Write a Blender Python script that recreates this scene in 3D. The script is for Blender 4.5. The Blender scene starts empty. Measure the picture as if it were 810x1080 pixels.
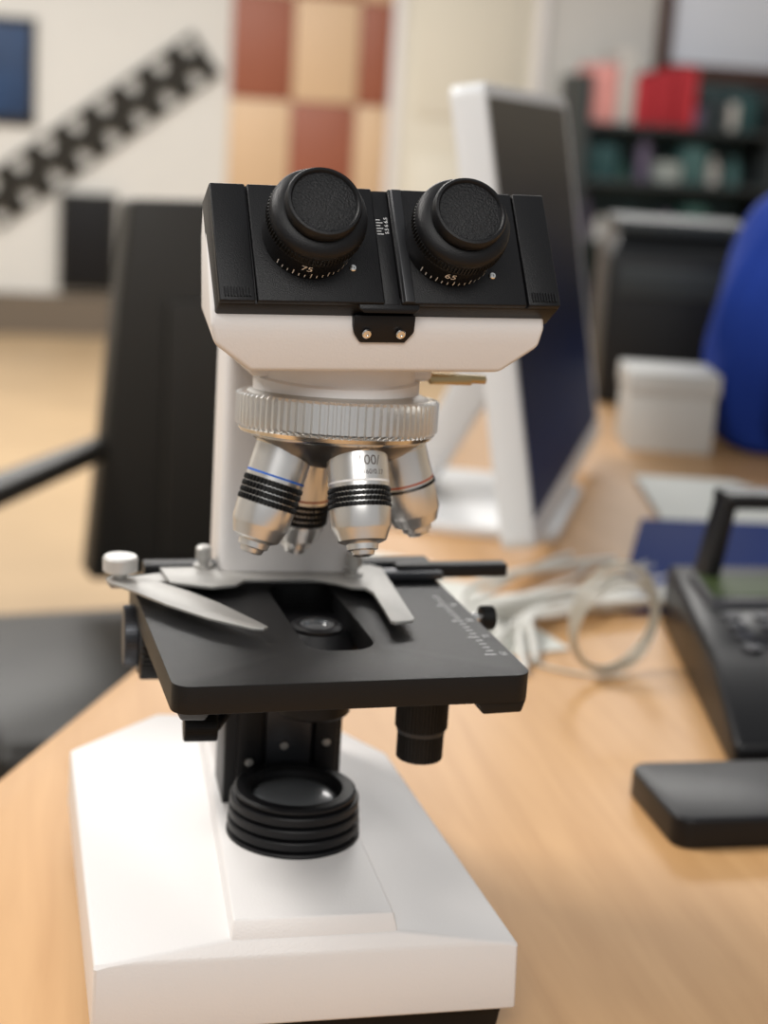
import bpy, bmesh, math, random
from mathutils import Vector, Matrix
random.seed(4)
S=0.01; DZ=0.75
scene=bpy.context.scene
COL=bpy.context.collection
# ---------------------------------------------------------------- materials
def mat(name,col,rough=0.5,metal=0.0,bump=0.0,bscale=200,var=0.0,vscale=8,spec=0.5,coat=0.0,trans=0.0,emit=0.0):
    m=bpy.data.materials.new(name);m.use_nodes=True
    nt=m.node_tree;b=nt.nodes["Principled BSDF"]
    b.inputs["Base Color"].default_value=(*col,1);b.inputs["Roughness"].default_value=rough
    b.inputs["Metallic"].default_value=metal;b.inputs["Specular IOR Level"].default_value=spec
    b.inputs["Coat Weight"].default_value=coat;b.inputs["Transmission Weight"].default_value=trans
    tc=nt.nodes.new("ShaderNodeTexCoord")
    n=nt.nodes.new("ShaderNodeTexNoise");n.inputs["Scale"].default_value=vscale;n.inputs["Detail"].default_value=4
    nt.links.new(tc.outputs["Object"],n.inputs["Vector"])
    v=max(var,0.02)
    r=nt.nodes.new("ShaderNodeMix");r.data_type='RGBA'
    r.inputs[6].default_value=(*[max(0,c*(1-v)) for c in col],1);r.inputs[7].default_value=(*[min(1,c*(1+v)) for c in col],1)
    nt.links.new(n.outputs["Fac"],r.inputs[0]);nt.links.new(r.outputs[2],b.inputs["Base Color"])
    if bump:
        n2=nt.nodes.new("ShaderNodeTexNoise");n2.inputs["Scale"].default_value=bscale;n2.inputs["Detail"].default_value=3
        nt.links.new(tc.outputs["Object"],n2.inputs["Vector"])
        bp=nt.nodes.new("ShaderNodeBump");bp.inputs["Strength"].default_value=bump;bp.inputs["Distance"].default_value=0.001
        nt.links.new(n2.outputs["Fac"],bp.inputs["Height"]);nt.links.new(bp.outputs[0],b.inputs["Normal"])
    return m
WHITE=mat("white_enamel",(.74,.715,.70),.38,bump=.12,bscale=900)
BLACK=mat("black_anodised",(.006,.006,.007),.40,bump=.2,bscale=2200,spec=.28)
BLACKS=mat("black_stage_paint",(.006,.006,.0065),.36,bump=.25,bscale=2500,spec=.3)
BLKGRIP=mat("black_grip",(.006,.006,.006),.45,spec=.3)
LEATHER=mat("cap_leather",(.010,.010,.011),.5,bump=1.0,bscale=1100,spec=.4)
DGREY=mat("dark_grey_metal",(.05,.053,.06),.35,metal=.6)
CHROME=mat("satin_chrome",(.80,.79,.77),.28,metal=.88)
STEEL=mat("brushed_steel",(.46,.45,.43),.5,metal=.75,var=.06,vscale=60)
BRIGHT=mat("polished_steel",(.80,.79,.77),.17,metal=1)
NOSE=mat("nosepiece_grey",(.20,.19,.18),.3,metal=.9)
GOLD=mat("brass",(.50,.38,.20),.28,metal=1)
INK=mat("white_ink",(.85,.85,.85),.6)
DINK=mat("engraving_ink",(.10,.08,.07),.6)
BLUEL=mat("blue_ring",(.02,.12,.5),.5)
REDL=mat("red_ring",(.4,.08,.03),.5)
LENS=mat("lens_glass",(.06,.065,.07),.06,spec=1.0,coat=1.0)
FROST=mat("frosted_glass",(.09,.095,.10),.3,spec=.7,coat=.5,bump=.1,bscale=400)
# ---------------------------------------------------------------- helpers
class Ctx: M=Matrix.Identity(4);parent=None
C=Ctx()
def group(name,loc=(0,0,0)):
    e=bpy.data.objects.new(name,None);e.empty_display_size=.05;COL.objects.link(e)
    e.location=Vector(loc)*S+Vector((0,0,DZ));C.parent=e;C.M=Matrix.Identity(4);return e
def finish(name,bm,mt,bevel=0,seg=3,ang=32,M=None,mats=None):
    if bevel:
        bmesh.ops.remove_doubles(bm,verts=bm.verts,dist=1e-5)
        es=[e for e in bm.edges if len(e.link_faces)==2 and e.calc_face_angle(0)>math.radians(22)]
        bmesh.ops.bevel(bm,geom=es,offset=bevel,segments=seg,profile=.5,affect='EDGES',clamp_overlap=True)
    bmesh.ops.recalc_face_normals(bm,faces=bm.faces)
    MM=C.M if M is None else C.M@M
    off=C.parent.location if C.parent else Vector((0,0,0))
    for v in bm.verts: v.co=(MM@v.co)*S+Vector((0,0,DZ))-off
    for f in bm.faces: f.smooth=True
    for e in bm.edges:
        if len(e.link_faces)==2 and e.calc_face_angle(0)>math.radians(ang): e.smooth=False
    me=bpy.data.meshes.new(name);bm.to_mesh(me);bm.free()
    o=bpy.data.objects.new(name,me);COL.objects.link(o)
    for k in (mats or [mt]): me.materials.append(k)
    if C.parent: o.parent=C.parent
    return o
def hull(name,pts,mt,bevel=0,seg=3,M=None):
    bm=bmesh.new()
    for p in pts: bm.verts.new(p)
    r=bmesh.ops.convex_hull(bm,input=bm.verts)
    bmesh.ops.delete(bm,geom=[v for v in bm.verts if not v.link_faces],context='VERTS')
    bmesh.ops.dissolve_limit(bm,angle_limit=math.radians(1.5),verts=bm.verts,edges=bm.edges)
    return finish(name,bm,mt,bevel,seg,M=M)
def box(name,x0,x1,y0,y1,z0,z1,mt,bevel=0.05,seg=2,M=None):
    return hull(name,[(x,y,z) for x in(x0,x1) for y in (y0,y1) for z in (z0,z1)],mt,bevel,seg,M)
def rrect(x0,x1,y0,y1,r,n=6):
    out=[]
    for cx,cy,a0 in ((x1-r,y1-r,0),(x0+r,y1-r,90),(x0+r,y0+r,180),(x1-r,y0+r,270)):
        for i in range(n+1):
            a=math.radians(a0+90*i/n);out.append((cx+r*math.cos(a),cy+r*math.sin(a)))
    return out
def prism(name,outer,z0,z1,mt,holes=(),bevel=0,seg=2,M=None):
    bm=bmesh.new();es=[]
    for loop in [outer]+list(holes):
        vs=[bm.verts.new((x,y,z0)) for x,y in loop]
        for i in range(len(vs)): es.append(bm.edges.new((vs[i],vs[(i+1)%len(vs)])))
    if holes: bmesh.ops.triangle_fill(bm,edges=es,use_beauty=True,use_dissolve=False)
    else: bm.faces.new(bm.verts)
    r=bmesh.ops.extrude_face_region(bm,geom=list(bm.faces))
    for v in [g for g in r['geom'] if isinstance(g,bmesh.types.BMVert)]: v.co.z=z1
    if bevel:
        bmesh.ops.recalc_face_normals(bm,faces=bm.faces)
        es=[e for e in bm.edges if len(e.link_faces)==2 and e.calc_face_angle(0)>math.radians(60)]
        bmesh.ops.bevel(bm,geom=es,offset=bevel,segments=seg,profile=.5,affect='EDGES',clamp_overlap=True)
    return finish(name,bm,mt,0,M=M)
def lathe(name,prof,mt,seg=64,M=None,cap=True):
    bm=bmesh.new();rings=[]
    for r,z in prof:
        if r<1e-4: rings.append([bm.verts.new((0,0,z))])
        else: rings.append([bm.verts.new((r*math.cos(2*math.pi*i/seg),r*math.sin(2*math.pi*i/seg),z)) for i in range(seg)])
    for a,b in zip(rings,rings[1:]):
        for i in range(seg):
            j=(i+1)%seg
            if len(a)==1 and len(b)==1: continue
            if len(a)==1: bm.faces.new((a[0],b[i],b[j]))
            elif len(b)==1: bm.faces.new((a[i],a[j],b[0]))
            else: bm.faces.new((a[i],a[j],b[j],b[i]))
    if cap:
        for rg in (rings[0],rings[-1]):
            if len(rg)>2: bm.faces.new(rg)
    return finish(name,bm,mt,0,M=M)
def gear(name,r,dr,z0,z1,n,mt,M=None,duty=.5,ch=.06):
    pts=[]
    for i in range(n):
        for k,(t,rr) in enumerate(((0,r-dr),(.5-duty/2+.02,r-dr),(.5-duty/4,r),(.5+duty/4,r),(.5+duty/2-.02,r-dr))):
            if k==0: continue
            a=2*math.pi*(i+t)/n;pts.append((rr*math.cos(a),rr*math.sin(a)))
    bm=bmesh.new();rs=[]
    for z,s in ((z0,1-ch/r),(z0+ch,1),(z1-ch,1),(z1,1-ch/r)):
        rs.append([bm.verts.new((x*s,y*s,z)) for x,y in pts])
    N=len(pts)
    for a,b in zip(rs,rs[1:]):
        for i in range(N): bm.faces.new((a[i],a[(i+1)%N],b[(i+1)%N],b[i]))
    bm.faces.new(rs[0]);bm.faces.new(rs[-1])
    return finish(name,bm,mt,0,ang=25,M=M)
def align(origin,zdir,xref=(1,0,0)):
    z=Vector(zdir).normalized();x=Vector(xref);x=(x-z*x.dot(z)).normalized();y=z.cross(x)
    m=Matrix((x,y,z)).transposed().to_4x4();m.translation=Vector(origin);return m
def rod(name,p0,p1,r,mt,seg=32,ch=0.04):
    p0=Vector(p0);p1=Vector(p1);L=(p1-p0).length
    return lathe(name,[(0,0),(r-ch,0),(r,ch),(r,L-ch),(r-ch,L),(0,L)],mt,seg,M=align(p0,p1-p0,(0,1,.1) if abs((p1-p0).normalized().x)>.9 else (1,0,0)))
def text(name,s,size,mt,M=None,wrap=None):
    cu=bpy.data.curves.new(name,"FONT");cu.body=s;cu.size=size;cu.align_x='CENTER';cu.align_y='CENTER'
    o=bpy.data.objects.new(name,cu);COL.objects.link(o)
    dg=bpy.context.evaluated_depsgraph_get();dg.update()
    me=bpy.data.meshes.new_from_object(o.evaluated_get(dg));bpy.data.objects.remove(o)
    bm=bmesh.new();bm.from_mesh(me)
    bmesh.ops.triangulate(bm,faces=bm.faces)
    if wrap:
        r,z,a0=wrap
        for v in bm.verts:
            a=a0+v.co.x/r;v.co=Vector((r*math.sin(a),-r*math.cos(a),z+v.co.y))
    for f in bm.faces: f.material_index=0
    return finish(name,bm,mt,0,M=M)
def tube(name,pts,r,mt,closed=False,M=None):
    cu=bpy.data.curves.new(name,'CURVE');cu.dimensions='3D';cu.bevel_depth=r*S;cu.bevel_resolution=3
    sp=cu.splines.new('NURBS');sp.points.add(len(pts)-1);off=C.parent.location
    for p,q in zip(sp.points,pts): p.co=(*( (C.M@Vector(q))*S+Vector((0,0,DZ))-off),1)
    sp.use_endpoint_u=not closed;sp.use_cyclic_u=closed;sp.order_u=4
    o=bpy.data.objects.new(name,cu);COL.objects.link(o);cu.materials.append(mt);o.parent=C.parent;return o
def screw(name,p,n,r,mt=BRIGHT):
    M=align(p,n)
    lathe(name,[(0,0),(r,0),(r,r*.35),(r*.8,r*.6),(r*.35,r*.65),(r*.3,r*.3),(0,r*.3)],mt,24,M=M)

# ================================================================ MICROSCOPE
group("binocular_microscope",(0,0,0))
# ---- base
out_=[(-10.4,-9.3),(7.9,-8.9),(6.3,12.4),(3.0,18.2),(-6.1,18.9),(-11.1,13.7)]
def inset(poly,d):
    c=(sum(p[0] for p in poly)/len(poly),sum(p[1] for p in poly)/len(poly))
    return [(p[0]+(c[0]-p[0])*d,p[1]+(c[1]-p[1])*d) for p in poly]
pts=[(x,y,1.75) for x,y in inset(out_,-.008)]+[(x,y,4.9) for x,y in out_]
pts+=[(-4.7,-8.7,5.6),(2.5,-8.6,5.6),(-4.4,12,5.5),(2.2,12,5.5)]
hull("base_shell",pts,WHITE,.16,4)
hull("base_raised_panel",[(-4.85,-9.0,5.0),(2.65,-8.85,5.0),(-4.6,-8.35,6.3),(2.35,-8.25,6.3),(-4.0,13,6.3),(2.0,13,6.3),(-4.25,13,5.0),(2.2,13,5.0),(2.25,-1.6,6.3),(2.6,-1.6,5.0)],WHITE,.10,3)
hull("base_black_rim",[(x,y,0) for x,y in inset(out_,.05)]+[(x,y,2.0) for x,y in inset(out_,.03)],BLACK,.1,2)
# ---- arm
hull("arm",[(x,y,z) for x in (-4.15,2.9) for y in (6.6,11.5) for z in (15.0,28.9)],WHITE,.7,5)
hull("arm_foot",[(x,y,z) for x in (-3.8,2.3) for y in (6.7,11.5) for z in (5.8,16)]+[(-3.8,13,5.8),(2.3,13,5.8)],WHITE,.7,5)
hull("arm_head_support",[(-4.0,-1.5,28.3),(4.1,-1.5,28.3),(-4.1,11,27.6),(2.9,11,27.6),(-4.0,-1.5,29.5),(4.1,-1.5,29.5),(-4.1,11,29.5),(2.9,11,29.5)],WHITE,.3,3)
lathe("neck_collar",[(0,27.2),(3.5,27.2),(3.7,27.35),(3.7,28.2),(3.55,28.3),(3.55,29.4),(0,29.4)],WHITE,72,M=Matrix.Translation((.05,0,0)))
# ---- illuminator
IM=Matrix.Translation((-.85,.1,0))
prof=[(0,5.6),(3.0,5.6)]
z=6.05
for i in range(4):
    rr=3.14-.04*i
    prof+=[(rr-.24,z-.1),(rr,z),(rr+.04,z+.06),(rr+.04,z+.36),(rr,z+.42),(rr-.24,z+.46)];z+=.58
prof+=[(2.9,z),(2.9,z+.12),(2.78,z+.2),(2.28,z+.2),(2.12,z+.05),(2.05,z-.35),(0,z-.35)]
lathe("illuminator_housing",prof,BLACK,96,M=IM)
lathe("illuminator_lens",[(2.04,z-.35),(1.9,z-.22),(1.3,z-.06),(.6,z+.01),(0,z+.03)],FROST,64,M=IM,cap=False)
# ---- condenser mount / focusing rack
box("focus_bracket",-3.9,1.9,3.3,6.9,5.9,15.4,BLACK,.12)
box("focus_bracket_groove",-1.9,.3,3.05,3.4,7.2,15.3,DGREY,.05)
box("focus_bracket_rail_left",-3.3,-2.1,2.9,3.4,6.3,15.3,BLACK,.08)
box("focus_bracket_rail_right",.5,1.6,2.9,3.4,6.3,15.3,BLACK,.08)
for i,p in enumerate([(-2.7,2.88,8.6),(-1.0,3.0,9.4),(1.05,2.88,9.6),(-2.7,2.88,11.8)]): screw("bracket_screw_%d"%(i+1),p,(0,-1,0),.2,STEEL)
lathe("condenser_body",[(0,11.8),(1.7,11.8),(1.8,11.9),(1.8,13.0),(2.3,13.2),(2.3,14.2),(1.9,14.4),(1.9,15.2),(1.35,15.9),(0,15.9)],BLACK,64,M=Matrix.Translation((.05,1.6,0)))
lathe("condenser_lens",[(1.0,15.9),(.8,16.1),(.65,16.1),(.55,15.98),(.3,16.06),(0,16.08)],LENS,48,M=Matrix.Translation((.05,1.6,0)),cap=False)
lathe("condenser_ring",[(1.25,15.92),(1.25,16.05),(1.0,16.16),(.8,16.12),(.8,15.95)],BLACK,48,M=Matrix.Translation((.05,1.6,0)),cap=False)
# ---- focus knobs (axis x)
KM=align((-4.6,5.4,14.3),(-1,0,0),(0,1,0))
lathe("focus_shaft",[(0,0),(.6,0),(.6,2.2),(0,2.2)],BLACK,32,M=KM)
gear("coarse_focus_knob",2.15,.09,2.1,3.4,44,BLKGRIP,M=KM)
lathe("coarse_focus_face",[(0,3.4),(1.95,3.4),(1.85,3.5),(0,3.5)],DGREY,48,M=KM)
gear("fine_focus_knob",1.5,.05,3.5,4.2,48,DGREY,M=KM)
KR=align((2.8,5.4,14.3),(1,0,0),(0,1,0))
gear("coarse_focus_knob_right",2.0,.07,.2,1.6,60,BLKGRIP,M=KR)
gear("fine_focus_knob_right",1.3,.05,1.6,2.4,48,BLKGRIP,M=KR)
# ---- stage (slightly rotated)
C.M=Matrix.Rotation(math.radians(4),4,'Z')
slot=rrect(-1.45,1.75,-3.7,6.4,1.2,6)
prism("stage_plate",rrect(-7.95,7.6,-7.6,8.4,.8,6),15.4,16.63,BLACKS,holes=[slot],bevel=.1,seg=3)
hull("stage_corner_right",[(5.2,-7.45,15.45),(7.5,-7.3,15.45),(5.5,-7.4,14.8),(7.3,-7.3,14.8),(5.2,8,15.45),(7.5,8,15.45),(5.5,8,14.8),(7.3,8,14.8)],BLACKS,.1)
hull("stage_corner_left",[(-7.75,-7.3,15.45),(-6.3,-7.4,15.45),(-7.5,-6.9,14.9),(-6.5,-7.0,14.9),(-7.75,8,15.45),(-6.3,8,15.45),(-7.5,8,14.9),(-6.5,8,14.9)],BLACKS,.1)
box("stage_support",-3.9,3.9,1.0,7.5,14.6,15.5,BLACK,.1)
box("x_guide_rail",-7.2,7.6,7.7,8.9,16.6,17.3,BLACK,.08)
box("x_guide_rail_extension",5.6,11.6,7.0,7.9,16.6,17.3,BLACK,.12)
box("x_guide_cover",3.8,7.9,6.4,8.2,16.66,17.1,DGREY,.1)
holder=[(-6.5,8.0),(-5.6,8.0),(-5.4,8.4),(-3.8,8.4),(-3.6,7.9),(2.4,7.9),(2.7,8.3),(3.7,8.3),(4.2,7.9),(4.75,7.0),(4.05,-1.2),(3.9,-1.5),(3.0,-1.75),(2.85,-1.5),(3.2,2.9),(3.0,3.7),(2.4,3.9),(1.9,4.5),(1.3,5.0),(.6,5.4),(-2.6,5.4),(-3.2,4.6),(-4.4,4.3),(-6.3,5.2)]
prism("slide_holder",holder,17.05,17.22,STEEL,bevel=.03)
clip=[(-9.3,5.9),(-9.0,6.35),(-8.3,6.4),(-7.0,5.4),(-5.6,3.5),(-4.5,1.6),(-3.2,-1.35),(-2.95,-1.95),(-3.2,-2.2),(-3.7,-2.1),(-5.4,-.5),(-7.0,1.7),(-8.3,4.0),(-9.2,5.3)]
prism("slide_clip_lever",clip,17.1,17.24,STEEL,bevel=.03)
prism("clip_arm",[(-9.1,5.4),(-8.3,5.4),(-6.2,6.0),(-6.2,7.5),(-8.6,6.5),(-9.2,6.3)],16.85,17.05,STEEL,bevel=.03)
lathe("clip_pivot_knob",[(0,16.8),(.35,16.8),(.35,17.5),(.8,17.55),(.84,17.6),(.84,18.2),(.76,18.3),(0,18.33)],mat("knob_grey",(.55,.54,.52),.4,metal=.3),48,M=Matrix.Translation((-8.6,6.1,0)))
for i,(x,y) in enumerate([(-4.3,7.7),(2.95,5.9)]):
    lathe("holder_thumbscrew_%d"%(i+1),[(0,17.2),(.5,17.2),(.5,17.35),(.24,17.4),(.24,17.6),(.4,17.65),(.4,18.2),(.3,18.3),(0,18.3)],STEEL,32,M=Matrix.Translation((x,y,0)))
for i in range(19):
    y=-4.9+i*.48;L=.55 if i%5==0 else .32
    box("ruler_tick_%d"%i,6.85-L,6.85,y,y+.09,16.63,16.638,INK,0)
for i in range(4):
    text("ruler_number_%d"%i,str(i*10+60),.46,INK,M=Matrix.Translation((7.2,-4.8+i*2.4,16.64))@Matrix.Rotation(math.radians(90),4,'Z'))
rod("stage_side_knob_shaft",(7.5,2.2,16.0),(8.6,2.2,16.0),.25,BRIGHT)
gear("stage_side_knob",.6,.03,0,.7,30,BLKGRIP,M=align((8.5,2.2,16.0),(1,0,0),(0,1,0)))
C.M=Matrix.Identity(4)
SM=Matrix.Translation((4.55,-2.0,0))
lathe("stage_drive_shaft",[(0,10.6),(.5,10.6),(.5,15),(0,15)],BLACK,32,M=SM)
gear("stage_drive_knob_upper",1.22,.05,12.3,13.9,44,BLKGRIP,M=SM)
lathe("stage_drive_collar",[(0,12.1),(1.12,12.1),(1.12,12.3),(0,12.3)],DGREY,40,M=SM)
gear("stage_drive_knob_lower",1.08,.05,10.8,12.1,40,BLKGRIP,M=SM)
lathe("stage_drive_cap",[(0,13.9),(1.0,13.9),(.95,14.8),(0,14.8)],BLACK,40,M=SM)
gear("condenser_height_knob",.7,.05,0,1.5,36,BLKGRIP,M=align((-4.9,-2,12.5),(-1,0,0),(0,1,0)))
rod("condenser_knob_shaft",(-5,-2,12.5),(-3.0,3.4,12.5),.3,BLACK)
# ---- nosepiece
NM=align((.15,0,26.62),(.02,.09,1),(1,0,0))
C.M=NM
lathe("nosepiece_top",[(0,1.0),(3.6,1.0),(4.0,.8),(4.1,.72),(0,.72)],STEEL,96)
gear("nosepiece_knurled_ring",4.54,.22,-.72,.74,80,CHROME,duty=.58,ch=.1)
lathe("nosepiece_lip",[(4.3,-.7),(4.42,-.8),(4.3,-.98),(4.0,-1.05),(3.9,-1.15)],BRIGHT,96,cap=False)
lathe("nosepiece_turret",[(3.98,-1.0),(3.7,-1.3),(3.1,-1.75),(2.0,-2.3),(1.0,-2.5),(0,-2.5)],NOSE,96,cap=False)
def objective(nm,az,L,r,band,linem,label,tilt=17,rad=2.35,z0=-1.25,tip=.72):
    a=math.radians(az);o=Vector((math.cos(a),math.sin(a),0))
    d=Vector((0,0,-1))*math.cos(math.radians(tilt))+o*math.sin(math.radians(tilt))
    M=align(o*rad+Vector((0,0,z0)),-d,(math.cos(math.radians(-12)),math.sin(math.radians(-12)),0))
    k=L/5.4
    lathe(nm+"_mount",[(0,0.5),(r*.85,.5),(r*.85,-.15*k),(r+.06,-.2*k),(r+.06,-.42*k),(r,-.48*k),(0,-.48*k)],BRIGHT,64,M=M)
    lathe(nm+"_barrel",[(r,-.4*k),(r,band[0]*k),(r-.06,band[0]*k-.04),(r-.06,band[1]*k+.04),(r,band[1]*k),(r*.98,-4.0*k),(r*.93,-4.15*k),(r*.80,-4.65*k),(r*.68,-4.74*k),(tip*.98,-4.82*k),(tip*.94,-5.08*k),(tip*.74,-5.14*k),(tip*.66,-5.34*k),(tip*.45,-5.4*k)],CHROME,72,M=M,cap=False)
    lathe(nm+"_front_lens",[(tip*.46,-5.39*k),(tip*.4,-5.33*k),(0,-5.36*k)],LENS,32,M=M,cap=False)
    n=4;h=(band[0]-band[1])*k/n
    for i in range(n): gear(nm+"_grip_%d"%(i+1),r+.05,.08,band[1]*k+h*i+.01,band[1]*k+h*(i+1)-.01,42,BLKGRIP,M=M@Matrix.Rotation((i%2)*.075,4,'Z'),ch=.05)
    zz=band[0]*k+.16
    lathe(nm+"_colour_ring",[(r-.02,zz),(r+.012,zz),(r+.012,zz+.09),(r-.02,zz+.09)],linem,72,M=M,cap=False)
    if label:
        text(nm+"_label",label[0],.6,DINK,M=M,wrap=(r+.008,-.95*k,label[2]))
        text(nm+"_label_small",label[1],.3,DINK,M=M,wrap=(r+.008,-1.5*k,label[2]+.15))
objective("objective_100x",-77,4.85,1.33,(-2.1,-3.1),INK,("100/","160/0.17",.38))
objective("objective_10x",-162,5.3,1.3,(-2.0,-3.15),BLUEL,None)
objective("objective_4x",108,5.9,1.25,(-2.9,-3.9),REDL,None,tilt=12,rad=2.2)
objective("objective_40x",10,4.6,1.28,(-2.5,-2.52),REDL,None,tilt=18,rad=2.95)
C.M=Matrix.Identity(4)
rod("head_lock_screw",(3.0,1.4,28.1),(7.3,1.4,28.0),.2,GOLD)
box("head_lock_plate",4.6,6.6,1.2,1.5,27.75,28.15,GOLD,.04)
# ---- head (turned slightly about its own pivot)
HR=Matrix.Translation((.6,0,0))@Matrix.Rotation(math.radians(5.5),4,'Z')@Matrix.Rotation(math.radians(-.5),4,'Y')@Matrix.Translation((-.6,0,0))
n=Vector((0,-.835,.55)).normalized()
PM=HR@align((.75,-6.15,32.12),n,(1,0,0))
wb=[]
cxh=.62
for s in (-1,1):
    wb+=[(cxh+s*7.15,-5.3,31.9),(cxh+s*7.15,-5.5,31.2),(cxh+s*6.98,-5.4,30.4),(cxh+s*5.4,-5.1,29.25),(cxh+s*6.95,-2.4,35.7),(cxh+s*6.3,1.2,35.7),(cxh+s*5.9,3.6,34.0),(cxh+s*5.8,3.6,30.6),(cxh+s*4.6,3.2,29.25)]
C.M=HR
hull("head_body",wb,WHITE,.25,4)
C.M=PM
PX=7.1;PXR=7.3;PH_=5.25
box("eyepiece_plate",-PX,PXR,0,PH_+.05,-1.5,0,BLACK,.1)
for nm,x0,x1 in (("end_block_left",-PX,-5.65),("slide_panel_left",-5.58,-.35),("slide_panel_right",.35,5.8),("end_block_right",5.87,PXR)):
    box(nm,x0,x1,.03,PH_,-.1,.22,BLACK,.07,3)
box("slide_centre_strip",-.33,.33,.03,PH_-.1,-.1,.1,BLACK,.04)
hull("slide_edge_bevel",[(.36,.05,.1),(.36,PH_-.05,.1),(.95,.05,.1),(.95,PH_-.05,.1),(.5,.05,.32),(.5,PH_-.05,.32),(.9,.05,.32),(.9,PH_-.05,.32)],mat("panel_edge_painted_sheen",(.03,.031,.034),.35,metal=.4),.04)  # lighter grey than the panels: reflection along this edge put into the colour
for s in (-1,1):
    for i in range(9):
        xc=-6.35 if s<0 else 6.6
        box("grip_rib_%s%d"%("a" if s<0 else "b",i),xc-.55+i*.125,xc-.55+i*.125+.06,.2,.6,.2,.3,BLACK,0)
for i in range(6):
    box("ipd_tick_%d"%i,-.28,-.1 if i%2 else -.0,3.2+i*.13,3.23+i*.13,.1,.106,INK,0)
text("ipd_label","5.5 6 6.5",.22,INK,M=Matrix.Translation((.15,3.6,.11))@Matrix.Rotation(math.radians(90),4,'Z'))
box("alignment_mark",-4.9,-4.6,2.6,2.63,.22,.226,DGREY,0)
hull("front_bracket",[(-1.4,.5,-.55),(1.15,.5,-.55),(-1.4,-.15,.06),(1.15,-.15,.06),(-1.4,.3,.1),(1.15,.3,.1),(-1.2,-.3,-.05),(.95,-.3,-.05)],BLACK,.04)
C.M=HR@Matrix.Translation((-.35,0.2,0.1))
hull("front_bracket_flange",[(-.35,-6.0,31.6),(2.25,-6.0,31.6),(-.35,-5.9,30.9),(2.25,-5.9,30.9),(.0,-5.75,30.45),(1.9,-5.75,30.45),(-.35,-5.2,31.6),(2.25,-5.2,31.6),(0,-5.2,30.45),(1.9,-5.2,30.45)],BLACK,.05)
screw("bracket_screw_left",(.2,-5.93,30.85),(0,-1,-.25),.2)
screw("bracket_screw_right",(1.65,-5.93,30.85),(0,-1,-.25),.2)
C.M=PM
def eyepiece(nm,x,y,num):
    B=Matrix.Translation((x,y,.2))
    lathe(nm+"_tube",[(0,0),(1.86,0),(1.88,.1),(1.9,1.15),(1.84,1.22),(1.84,1.4)],BLACK,96,M=B,cap=False)
    gear(nm+"_diopter_knurl",2.02,.06,1.3,1.75,84,BLKGRIP,M=B,ch=.05)
    lathe(nm+"_eyecup",[(1.95,1.72),(1.98,1.82),(1.96,2.02),(1.88,2.15),(1.62,2.3),(1.46,2.34)],BLACK,96,M=B,cap=False)
    lathe(nm+"_dust_cap",[(1.4,2.25),(1.47,2.4),(1.52,2.5),(1.52,2.86),(1.46,2.96),(1.36,2.98),(1.3,2.92),(1.28,2.86),(1.24,2.86)],BLACK,96,M=B,cap=False)
    lathe(nm+"_cap_disc",[(1.28,2.86),(1.2,2.88),(0,2.88)],LEATHER,96,M=B,cap=False)
    for i in range(15):
        a=-.85+i*.13;h=.2 if i%3 else .32
        bm=bmesh.new();r=1.895
        q=[(a-.010,.16),(a+.010,.16),(a+.010,.16+h),(a-.010,.16+h)]
        bm.faces.new([bm.verts.new((r*math.sin(t),-r*math.cos(t),z)) for t,z in q]);finish(nm+"_tick_%d"%i,bm,INK,M=B)
    text(nm+"_number",num,.5,INK,M=B,wrap=(1.905,.82,-.22))
    screw(nm+"_set_screw",(x+1.35*1.28,y-1.35,.22),(0,0,1),.15)
eyepiece("eyepiece_left",-3.27,2.9,"75")
eyepiece("eyepiece_right",2.7,2.7,"65")
C.M=Matrix.Identity(4)

# ================================================================ DESK
def wood(name,c1,c2,rot=0):
    m=bpy.data.materials.new(name);m.use_nodes=True;nt=m.node_tree;b=nt.nodes["Principled BSDF"]
    tc=nt.nodes.new("ShaderNodeTexCoord");mp=nt.nodes.new("ShaderNodeMapping")
    mp.inputs["Rotation"].default_value=(0,0,rot);mp.inputs["Scale"].default_value=(26,2.2,8)
    n=nt.nodes.new("ShaderNodeTexNoise");n.inputs["Scale"].default_value=2.2;n.inputs["Detail"].default_value=6;n.inputs["Distortion"].default_value=.5
    r=nt.nodes.new("ShaderNodeValToRGB");r.color_ramp.elements[0].position=.3;r.color_ramp.elements[1].position=.75
    r.color_ramp.elements[0].color=(*c1,1);r.color_ramp.elements[1].color=(*c2,1)
    nt.links.new(tc.outputs["Object"],mp.inputs[0]);nt.links.new(mp.outputs[0],n.inputs["Vector"]);nt.links.new(n.outputs["Fac"],r.inputs[0]);nt.links.new(r.outputs[0],b.inputs["Base Color"])
    b.inputs["Roughness"].default_value=.42;b.inputs["Specular IOR Level"].default_value=.35
    return m
WOOD=wood("light_wood",(.51,.285,.12),(.61,.36,.165),math.radians(-30))
group("desk",(20,30,0))
DM=Matrix.Translation((-15,21.5,0))@Matrix.Rotation(math.radians(-25),4,'Z')
C.M=DM
prism("desk_top",rrect(0,190,-75,165,6,8),-3,0,WOOD,bevel=.3)
for i,(x,y) in enumerate([(6,-69),(184,-69),(6,159),(184,159)]): box("desk_leg_%d"%(i+1),x-2.5,x+2.5,y-2.5,y+2.5,-75,-3,DGREY,.2)
box("desk_apron",8,182,150,152,-40,-3,WOOD,.1)

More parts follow.
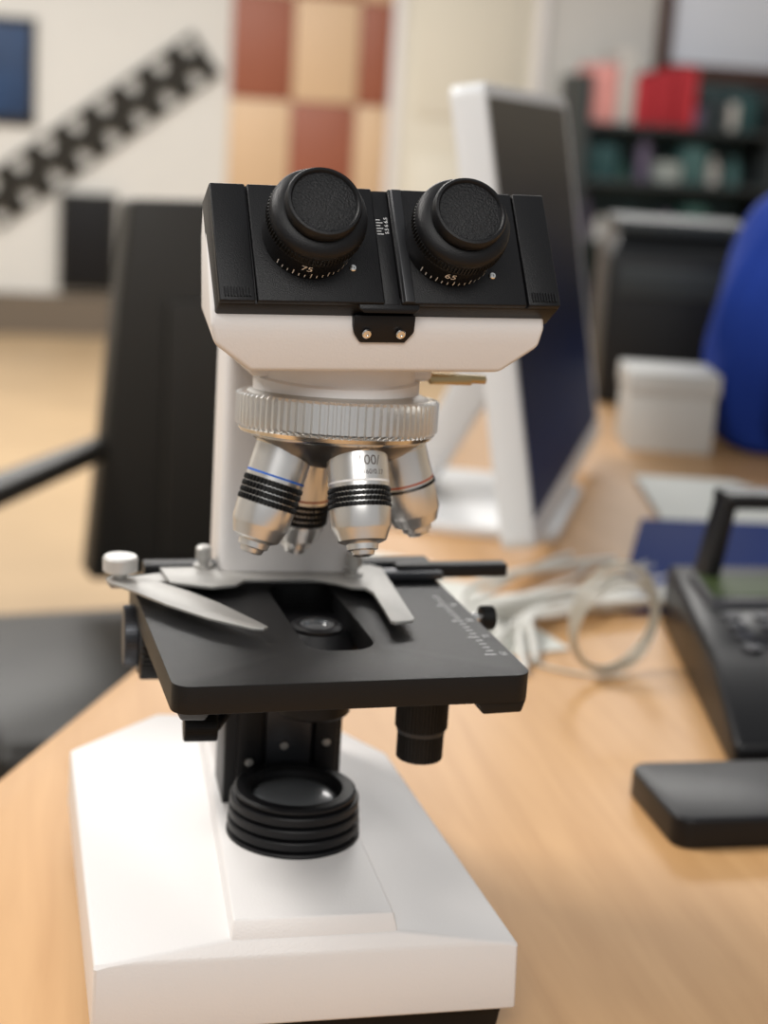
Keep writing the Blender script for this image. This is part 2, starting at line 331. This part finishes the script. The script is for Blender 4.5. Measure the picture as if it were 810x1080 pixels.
# ================================================================ ROOM
FLOOR=mat("floor_tan",(.40,.28,.16),.5,var=.15,vscale=3)
WALL=mat("wall_paint",(.61,.60,.57),.8,var=.03)
WALLD=mat("wall_paint_warm",(.66,.60,.50),.8,var=.04)
C.M=Matrix.Identity(4);C.parent=None
box("floor",-260,520,-260,760,-80,-75,FLOOR,0)
box("wall_back",-260,520,731,745,-75,200,WALL,0)
box("wall_left",-275,-260,-260,745,-75,200,WALL,0)
box("wall_right",520,535,-260,745,-75,200,WALLD,0)
box("baseboard_back",-260,150,727,731,-75,-55,mat("baseboard_brown",(.14,.11,.08),.6),0)
T1=mat("tile_red_brown",(.28,.085,.045),.5,var=.1);T2=mat("tile_beige",(.60,.42,.26),.5,var=.05)
group("checkered_wall_tiles",(110,729,20))
cols=[72,102,134,150];zs=[140,92,43,-6,-55,-75]
for r in range(5):
    for c in range(3):
        box("tile_%d_%d"%(r,c),cols[c],cols[c+1]-.5,728.5,731,zs[r+1]+.5,zs[r],T1 if (r+c)%2==1 else T2,.1)
group("door_1",(180,729,0))
CREAM=mat("cream_paint",(.68,.64,.54),.6);
box("door_leaf",155,222,728,731,-75,135,CREAM,.2)
box("door_frame_left",150,155,726,731,-75,140,WHITE,.2);box("door_frame_right",222,227,726,731,-75,140,WHITE,.2);box("door_frame_top",150,227,726,731,135,141,WHITE,.2)
box("door_panel_upper",163,214,726.5,728,40,125,CREAM,.4);box("door_panel_lower",163,214,726.5,728,-65,20,CREAM,.4)
rod("door_handle",(215,722,20),(206,722,20),1.0,STEEL);rod("door_handle_spindle",(215,722,20),(215,728,20),1.0,STEEL)
group("filmstrip_wall_decoration",(15,729,27))
FS=mat("film_black",(.022,.02,.016),.6,spec=.2)
p0=Vector((-44,0,-16));p1=Vector((60,0,63));L=(p1-p0).length
C.M=align((-44,729,-16),(0,-1,0),(p1-p0).normalized())
holes=[]
k=8;w=L/k
for i in range(k):
    holes.append([(i*w+1.5,-10.5),(i*w+w*.55,-10.5),(i*w+w*.45,-4.5),(i*w+w*.2,-2.5)])
    holes.append([(i*w+w*.4,10.5),(i*w+w*.55,3.0),(i*w+w*.8,5.0),(i*w+w*.92,10.5)])
prism("filmstrip",[(0,-12),(L,-12),(L,12),(0,12)],-1.5,.2,FS,holes=holes)
C.M=Matrix.Identity(4)
group("blue_poster",(-32,729,50))
box("poster_sheet",-52,-23,728.6,731,28,70,mat("poster_blue",(.008,.035,.10),.6,var=.6,vscale=5),.1)
box("poster_border",-55,-20,729,731,24,73,FS,.1)
group("wall_notice_board",(9,728,-30))
box("panel_box",-8,19,724,731.5,-52,-6,FS,.4);box("panel_door",-6,17,723.3,724.2,-50,-8,mat("panel_black",(.008,.008,.009),.6,spec=.2),.2)
group("framed_whiteboard",(350,728,110))
FR=mat("frame_brown",(.06,.022,.014),.5)
box("board",292,420,728,731,74,150,mat("board_white",(.72,.76,.84),.4),.1)
for nm,a in (("frame_bottom",(288,424,726,731,66,74)),("frame_top",(288,424,726,731,150,156)),("frame_left",(286,293,726,731,66,156)),("frame_right",(419,425,726,731,66,156))): box(nm,*a,FR,.3)
group("storage_shelf",(310,690,0))
SH=mat("shelf_dark",(.03,.036,.038),.5,spec=.3)
for zq in (-74,-45,-15,14,40): box("shelf_board_%d"%(zq+75),232,430,668,705,zq,zq+2.5,SH,.2)
for x in (232,330,428): box("shelf_post_%d"%x,x-2,x+2,668,705,-75,64,SH,.2)
box("shelf_back",232,430,705,707,-75,64,mat("shelf_teal",(.035,.065,.068),.6,var=.5,vscale=4),.1)
pal=[(.02,.06,.065),(.02,.03,.035),(.05,.11,.11),(.26,.29,.28),(.012,.012,.012),(.03,.08,.07),(.45,.44,.42),(.10,.08,.13)]
pm=[mat("file_colour_%d"%i,c,.5,spec=.3) for i,c in enumerate(pal)]
RED=mat("red_box",(.38,.03,.04),.7,spec=.2);PINK=mat("pink_box",(.62,.28,.26),.7,spec=.2)
random.seed(11)
for row,zq in enumerate((-72.5,-42.5,-12.5,16.5,42.5)):
    x=236
    while x<422:
        w=random.uniform(3,12);h=random.uniform(8,24)
        m_=random.choice(pm)
        if row==4:
            if x<285: w=random.uniform(7,12);h=random.uniform(14,34)
            else: h=random.uniform(8,18)
            if x<285: m_=PINK if x<246 else (pm[6] if x<256 else RED)
        if abs((x+w)-330)<4 or abs(x-330)<4: x+=5;continue
        if random.random()<.6 or (row==4 and x<285): box("file_%d_%d"%(row,int(x)),x,x+w,672,698,zq,zq+h,m_,.3)
        else: lathe("bottle_%d_%d"%(row,int(x)),[(0,0),(w*.45,0),(w*.45,h*.65),(w*.2,h*.8),(w*.2,h),(0,h)],m_,20,M=Matrix.Translation((x+w/2,680,zq)))
        x+=w+random.uniform(.3,3)

# ================================================================ MONITOR
group("computer_monitor",(38,85,0))
W_=58;H_=39.8
xw=Vector((.413,.911,0)).normalized();nf=Vector((xw.y,-xw.x,0))
up=(Vector((0,0,1))*math.cos(math.radians(11))-nf*math.sin(math.radians(11)))
nn=xw.cross(up)
MM=Matrix((xw,up,nn)).transposed().to_4x4();MM.translation=Vector((29.2,59.5,3.7))
C.M=MM
PL=mat("white_monitor_plastic",(.68,.69,.70),.35)
prism("monitor_frame",rrect(0,W_,0,H_,1.0,5),-3.0,0,PL,bevel=.25)
scr=bpy.data.materials.new("screen_painted_reflection");scr.use_nodes=True;nt=scr.node_tree;b=nt.nodes["Principled BSDF"]
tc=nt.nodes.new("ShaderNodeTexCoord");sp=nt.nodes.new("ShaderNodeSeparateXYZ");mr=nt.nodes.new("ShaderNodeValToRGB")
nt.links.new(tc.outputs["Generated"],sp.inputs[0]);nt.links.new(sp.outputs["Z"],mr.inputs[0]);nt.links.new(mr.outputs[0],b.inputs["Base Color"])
mr.color_ramp.elements[0].position=.12;mr.color_ramp.elements[0].color=(.005,.014,.065,1);mr.color_ramp.elements[1].position=.97;mr.color_ramp.elements[1].color=(.085,.08,.065,1)  # blue reflection low on the glossy screen is painted into this ramp
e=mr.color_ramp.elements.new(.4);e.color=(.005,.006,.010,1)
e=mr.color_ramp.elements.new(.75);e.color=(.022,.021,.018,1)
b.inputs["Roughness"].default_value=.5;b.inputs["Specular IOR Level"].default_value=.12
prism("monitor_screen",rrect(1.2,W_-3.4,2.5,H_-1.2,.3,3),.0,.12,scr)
C.M=Matrix.Identity(4)
cb=MM@Vector((W_/2,H_/2,-3.0))
hull("monitor_stand_neck",[MM@Vector((W_/2+a,H_/2+b_,-2.6)) for a in (-4,4) for b_ in (-4,4)]+[Vector((cb.x-8+a*xw.x,cb.y+3+a*xw.y,1)) for a in (-5,5)]+[Vector((cb.x-11+a*xw.x,cb.y+4+a*xw.y,1)) for a in (-5,5)],PL,.3)
BM=align((cb.x-3,cb.y+1,0),(0,0,1),xw)
prism("monitor_stand_base",rrect(-13,13,-10,12,3,5),0,1.1,PL,bevel=.3,M=BM)

# ================================================================ CABLES / PAPERS
PAP=mat("paper",(.70,.71,.66),.7)
group("paper_stack",(56,92,0))
for i in range(5):
    box("sheet_%d"%i,-6,6,-11,11,i*.12,i*.12+.1,PAP,0,M=Matrix.Translation((59.5-i*.3,90+i*.5,0))@Matrix.Rotation(math.radians(-24+3*i),4,'Z'))
group("loose_papers",(17,54,0))
for i,(x,y,a) in enumerate([(16,56,-20),(20,50,12),(14,63,-38)]):
    box("sheet_%d"%i,-6,6,-8,8,i*.1,i*.1+.08,PAP,0,M=Matrix.Translation((x,y,0))@Matrix.Rotation(math.radians(a),4,'Z'))
group("white_cables",(20,60,0))
CAB=mat("cable_white",(.70,.69,.64),.5)
random.seed(23)
for i in range(15):
    t0=random.uniform(0,1)
    ax,ay=17+random.uniform(-3,7),39+random.uniform(-2,6)
    bx,by=38+random.uniform(-3,10),(60+random.uniform(-4,12))
    c1=(ax+random.uniform(-3,6),ay+random.uniform(6,12));c2=(bx-random.uniform(0,8),by-random.uniform(2,9))
    hz=.35+.3*(i%4)
    tube("cable_%d"%i,[(ax,ay,.3),((ax+c1[0])/2,(ay+c1[1])/2,hz),(c1[0],c1[1],hz+.4),((c1[0]+c2[0])/2+random.uniform(-2,2),(c1[1]+c2[1])/2,hz+random.uniform(0,1.4)),(c2[0],c2[1],hz+.3),(bx,by,.35)],.2+.09*(i%3),CAB)
group("cable_coil",(29,40,0))
TP=mat("clear_cable",(.70,.68,.60),.3,trans=.45)
for i in range(5):
    rr=3.5+.2*i;pts=[]
    cm=align((28.3+.15*i,36.5+.4*i,4.4),(.35,-1,.07*(i-3)),(1,0,0))
    for j in range(16):
        a=2*math.pi*j/16;pts.append(cm@Vector((rr*math.cos(a),(rr+.1*math.sin(3*a+i))*math.sin(a),0)))
    tube("coil_loop_%d"%i,pts,.12,TP,closed=True)
tube("coil_tail",[(30,37,.2),(26,37,.2),(22,41,.2),(20,50,.2),(24,58,.2)],.12,TP)
# ================================================================ BLUE FOLDER
group("blue_folder",(52,66,0))
BL=mat("folder_blue",(.006,.028,.17),.7,spec=.1)
prism("folder_cover",[(34.8,53),(47.5,82),(84,78),(66,50)],.0,.4,BL,bevel=.1)
prism("folder_pages",[(36.0,53.8),(47.7,80.6),(83,77),(65.3,50.8)],.4,.6,PAP)
prism("folder_flap",[(34.8,53),(47.5,82),(84,78),(66,50)],.6,.9,BL,bevel=.1)
# ================================================================ BOXES / PRINTER
group("white_cardboard_box",(66,124,0))
C.M=Matrix.Translation((66.5,124,0))@Matrix.Rotation(math.radians(-12),4,'Z')
WB=mat("box_white",(.52,.52,.50),.7,var=.06)
box("carton",-6,5,-5,5,0,9.5,WB,.2);box("carton_lid",-6.3,5.3,-5.3,5.3,7.5,10.2,WB,.2)
group("black_printer",(78,150,0))
C.M=Matrix.Translation((80.5,162,0))@Matrix.Rotation(math.radians(-14),4,'Z')
PB=mat("printer_black",(.009,.010,.011),.45,spec=.3);PG=mat("printer_grey",(.03,.036,.038),.5,spec=.3)
hull("printer_body",[(x,y,z) for x in (-11,13) for y in (-11,11) for z in (0,22)]+[(x,y,26) for x in (-9,11) for y in (-6,10)],PB,.8)
box("paper_tray",-8,8,-16,-10,3,5,PG,.3);box("control_panel",-9.5,9.5,-11.4,-10.8,16,20.5,PG,.2);box("scanner_lid",-10,10,-9,11,25,27,PG,.5)
# ================================================================ BLUE BACKPACK
group("blue_backpack",(88,120,0))
BC=mat("blue_fabric",(.012,.042,.28),.8,bump=.4,bscale=60,var=.35,vscale=6,spec=.2)
C.M=Matrix.Translation((88.2,123,0))@Matrix.Rotation(math.radians(-12),4,'Z')
bm=bmesh.new();NA,NZ=64,30;rings=[]
for j in range(NZ+1):
    v=j/NZ;ring=[]
    z=36*v
    sc=(1-max(0,(v-.78)/.22)**2.6*.7)*(0.86+.2*math.sin(math.pi*min(1,v*1.15+.05)))
    if j==0: sc*=.9
    for i in range(NA):
        a=2*math.pi*i/NA;cx_,sy_=math.cos(a),math.sin(a)
        ex=.62
        fold=1+.035*math.sin(7*a+6*v)+.02*math.sin(13*a-9*v)
        x=15.5*math.copysign(abs(cx_)**ex,cx_)*sc*fold;y=8.5*math.copysign(abs(sy_)**ex,sy_)*sc*fold
        ring.append(bm.verts.new((x+1.0*v*v,y,z)))
    rings.append(ring)
for a,b2 in zip(rings,rings[1:]):
    for i in range(NA): bm.faces.new((a[i],a[(i+1)%NA],b2[(i+1)%NA],b2[i]))
bm.faces.new(rings[0]);bm.faces.new(rings[-1])
finish("bag_body",bm,BC,ang=70)
box("front_pocket",-10,11,-11.5,-7,3,17,BC,2.2,5)
box("pocket_zip",-8,9,-11.7,-11.3,14.5,15.1,DGREY,.1)
tube("carry_handle",[(-1,0,35),(-1,0,38.5),(3,0,40.2),(6.5,0,38.5),(6.5,0,35)],.8,BC)
for s in (-1,1): tube("shoulder_strap_%s"%("a" if s<0 else "b"),[(2+s*5,7,33),(2+s*7,11,26),(s*8,12,14),(s*10,8,2)],1.0,BC)
# ================================================================ OFFICE CHAIR
group("office_chair",(8,150,0))
OC=mat("chair_black_leather",(.020,.018,.015),.42,bump=.3,bscale=80,spec=.4)
C.M=Matrix.Translation((16.9,152,0))@Matrix.Rotation(math.radians(10),4,'Z')
hull("backrest",[(-20,-3,27),(20,-3,27),(-24.5,-3,-25),(24,-3,-25),(-20,3.5,26.5),(20,3.5,26.5),(-24.5,3.5,-25),(24,3.5,-25),(0,-4.2,27.5),(0,-5,-5)],OC,1.0,4)
box("backrest_lumbar_panel",-15,14,-5.6,-4,-22,14,OC,.6,4)
box("backrest_badge",-8,0,-5.2,-4.2,17,19,mat("badge_grey",(.12,.12,.12),.4),.2)
box("backrest_support",-4,4,0,4,-34,-20,OC,.5)
box("seat",-44,20,-48,2,-38,-30,OC,2.5,4)
hull("armrest_left",[(-22,2,-5),(-22,-3,-5),(-58,-26,-10),(-52,-30,-10),(-22,2,-8),(-22,-3,-8),(-58,-26,-13),(-52,-30,-13)],OC,1.2,3)
tube("armrest_left_support",[(-54,-27,-11),(-56,-26,-18),(-50,-25,-26),(-42,-25,-32)],1.5,OC)
rod("gas_lift",(-3,-22,-66),(-3,-22,-36),2.6,DGREY)
for i in range(5):
    a=i*2*math.pi/5+.3;ex=(-3+28*math.cos(a),-22+28*math.sin(a))
    tube("star_leg_%d"%i,[(-3,-22,-64),(-3+10*math.cos(a),-22+10*math.sin(a),-64.5),(ex[0],ex[1],-69)],2.0,OC)
    rod("castor_%d"%i,(ex[0]-1.5,ex[1],-72),(ex[0]+1.5,ex[1],-72),3.0,OC)
# ================================================================ DESK PHONE
group("desk_phone",(33,30,0))
PH=mat("phone_black",(.006,.006,.007),.38,spec=.3);PH2=mat("phone_key",(.03,.03,.034),.4);LCD=mat("lcd_green",(.045,.065,.022),.5,spec=.2)
prism("front_rest",rrect(22.7,40,9.0,17.4,1.2,5),.0,1.9,PH,bevel=.25,seg=3)
hull("phone_body",[(30.5,19,0),(47,19,0),(30.5,19,2.2),(47,19,2.2),(37.5,50,0),(54,50,0),(37.5,50,5.2),(54,50,5.2),(32,27,5.0),(48.5,27,5.0)],PH,.6,3)
hull("display_bezel",[(36.3,38,4.9),(46.5,38,4.9),(37.6,46,4.9),(47.9,46,4.9),(36.5,38.6,5.7),(46.3,38.6,5.6),(37.7,45.6,5.8),(47.6,45.6,5.8)],PH2,.15)
hull("display",[(37.1,39.4,5.6),(45.3,39.4,5.6),(38.0,44.8,5.75),(46.6,44.8,5.75),(37.1,39.4,5.78),(45.3,39.4,5.78),(38.0,44.8,5.92),(46.6,44.8,5.92)],LCD,0)
for r in range(4):
    for c in range(4): lathe("key_%d_%d"%(r,c),[(0,0),(.75,0),(.7,.35),(0,.42)],PH2,16,M=Matrix.Translation((35.7+c*2.6+r*.45,29.0+r*2.3,5.0)))
hull("upright_left",[(37.6,44,1),(39.0,44,1),(37.6,47,1),(39.0,47,1),(39.4,44,12.2),(40.5,44,12.2),(39.4,46.5,12.2),(40.5,46.5,12.2)],PH,.3)
hull("upright_right",[(56.0,44,1),(58.0,44,1),(56.0,48,1),(58.0,48,1),(56.2,44,12.0),(58,44,12.0),(56.2,47,12.0),(58,47,12.0)],PH,.3)
box("top_bar",39.4,58.1,43.5,47.0,11.4,12.6,PH,.4,3)
box("rear_foot",37.5,58,46,50,0,2.5,PH,.3)

# ================================================================ LIGHTS
w=bpy.data.worlds.new("world");scene.world=w;w.use_nodes=True
w.node_tree.nodes["Background"].inputs[0].default_value=(.96,.98,1,1);w.node_tree.nodes["Background"].inputs[1].default_value=.38
def area(name,loc,tgt,sx,sy,power,col):
    l=bpy.data.lights.new(name,'AREA');l.shape='RECTANGLE';l.size=sx;l.size_y=sy;l.energy=power;l.color=col
    o=bpy.data.objects.new(name,l);COL.objects.link(o);o.location=Vector(loc)*S+Vector((0,0,DZ))
    d=(Vector(tgt)-Vector(loc));o.rotation_euler=d.to_track_quat('-Z','Y').to_euler();return o
area("ceiling_light_key",(-120,60,175),(0,0,15),.75,.5,38,(1,.96,.91))
area("ceiling_light_front",(-30,-170,160),(0,0,25),1.4,.7,26,(1,.97,.93))
area("ceiling_light_rear",(120,420,190),(120,420,0),2.5,1.2,115,(1,.97,.93))
area("ceiling_light_rear_left",(-80,480,190),(-60,500,0),2.5,1.2,85,(1,.97,.93))
# ================================================================ CAMERA
yaw,pit,rol=map(math.radians,(12.25,13.9,3.65))
F=Vector((math.sin(yaw)*math.cos(pit),math.cos(yaw)*math.cos(pit),-math.sin(pit)))
R=Vector((math.cos(yaw),-math.sin(yaw),0));U=R.cross(F)
Rc=R*math.cos(rol)+U*math.sin(rol);Uc=U*math.cos(rol)-R*math.sin(rol)
cam=bpy.data.cameras.new("camera");co=bpy.data.objects.new("camera",cam);COL.objects.link(co)
M=Matrix((Rc,Uc,-F)).transposed().to_4x4();M.translation=Vector((-12.5,-69.5,39.6))*S+Vector((0,0,DZ))
co.matrix_world=M
cam.sensor_fit='VERTICAL';cam.sensor_height=24;cam.lens=1690*24/1080;cam.clip_start=.02
cam.dof.use_dof=True;cam.dof.focus_distance=.645;cam.dof.aperture_fstop=4.0
scene.camera=co
scene.view_settings.view_transform='Standard'
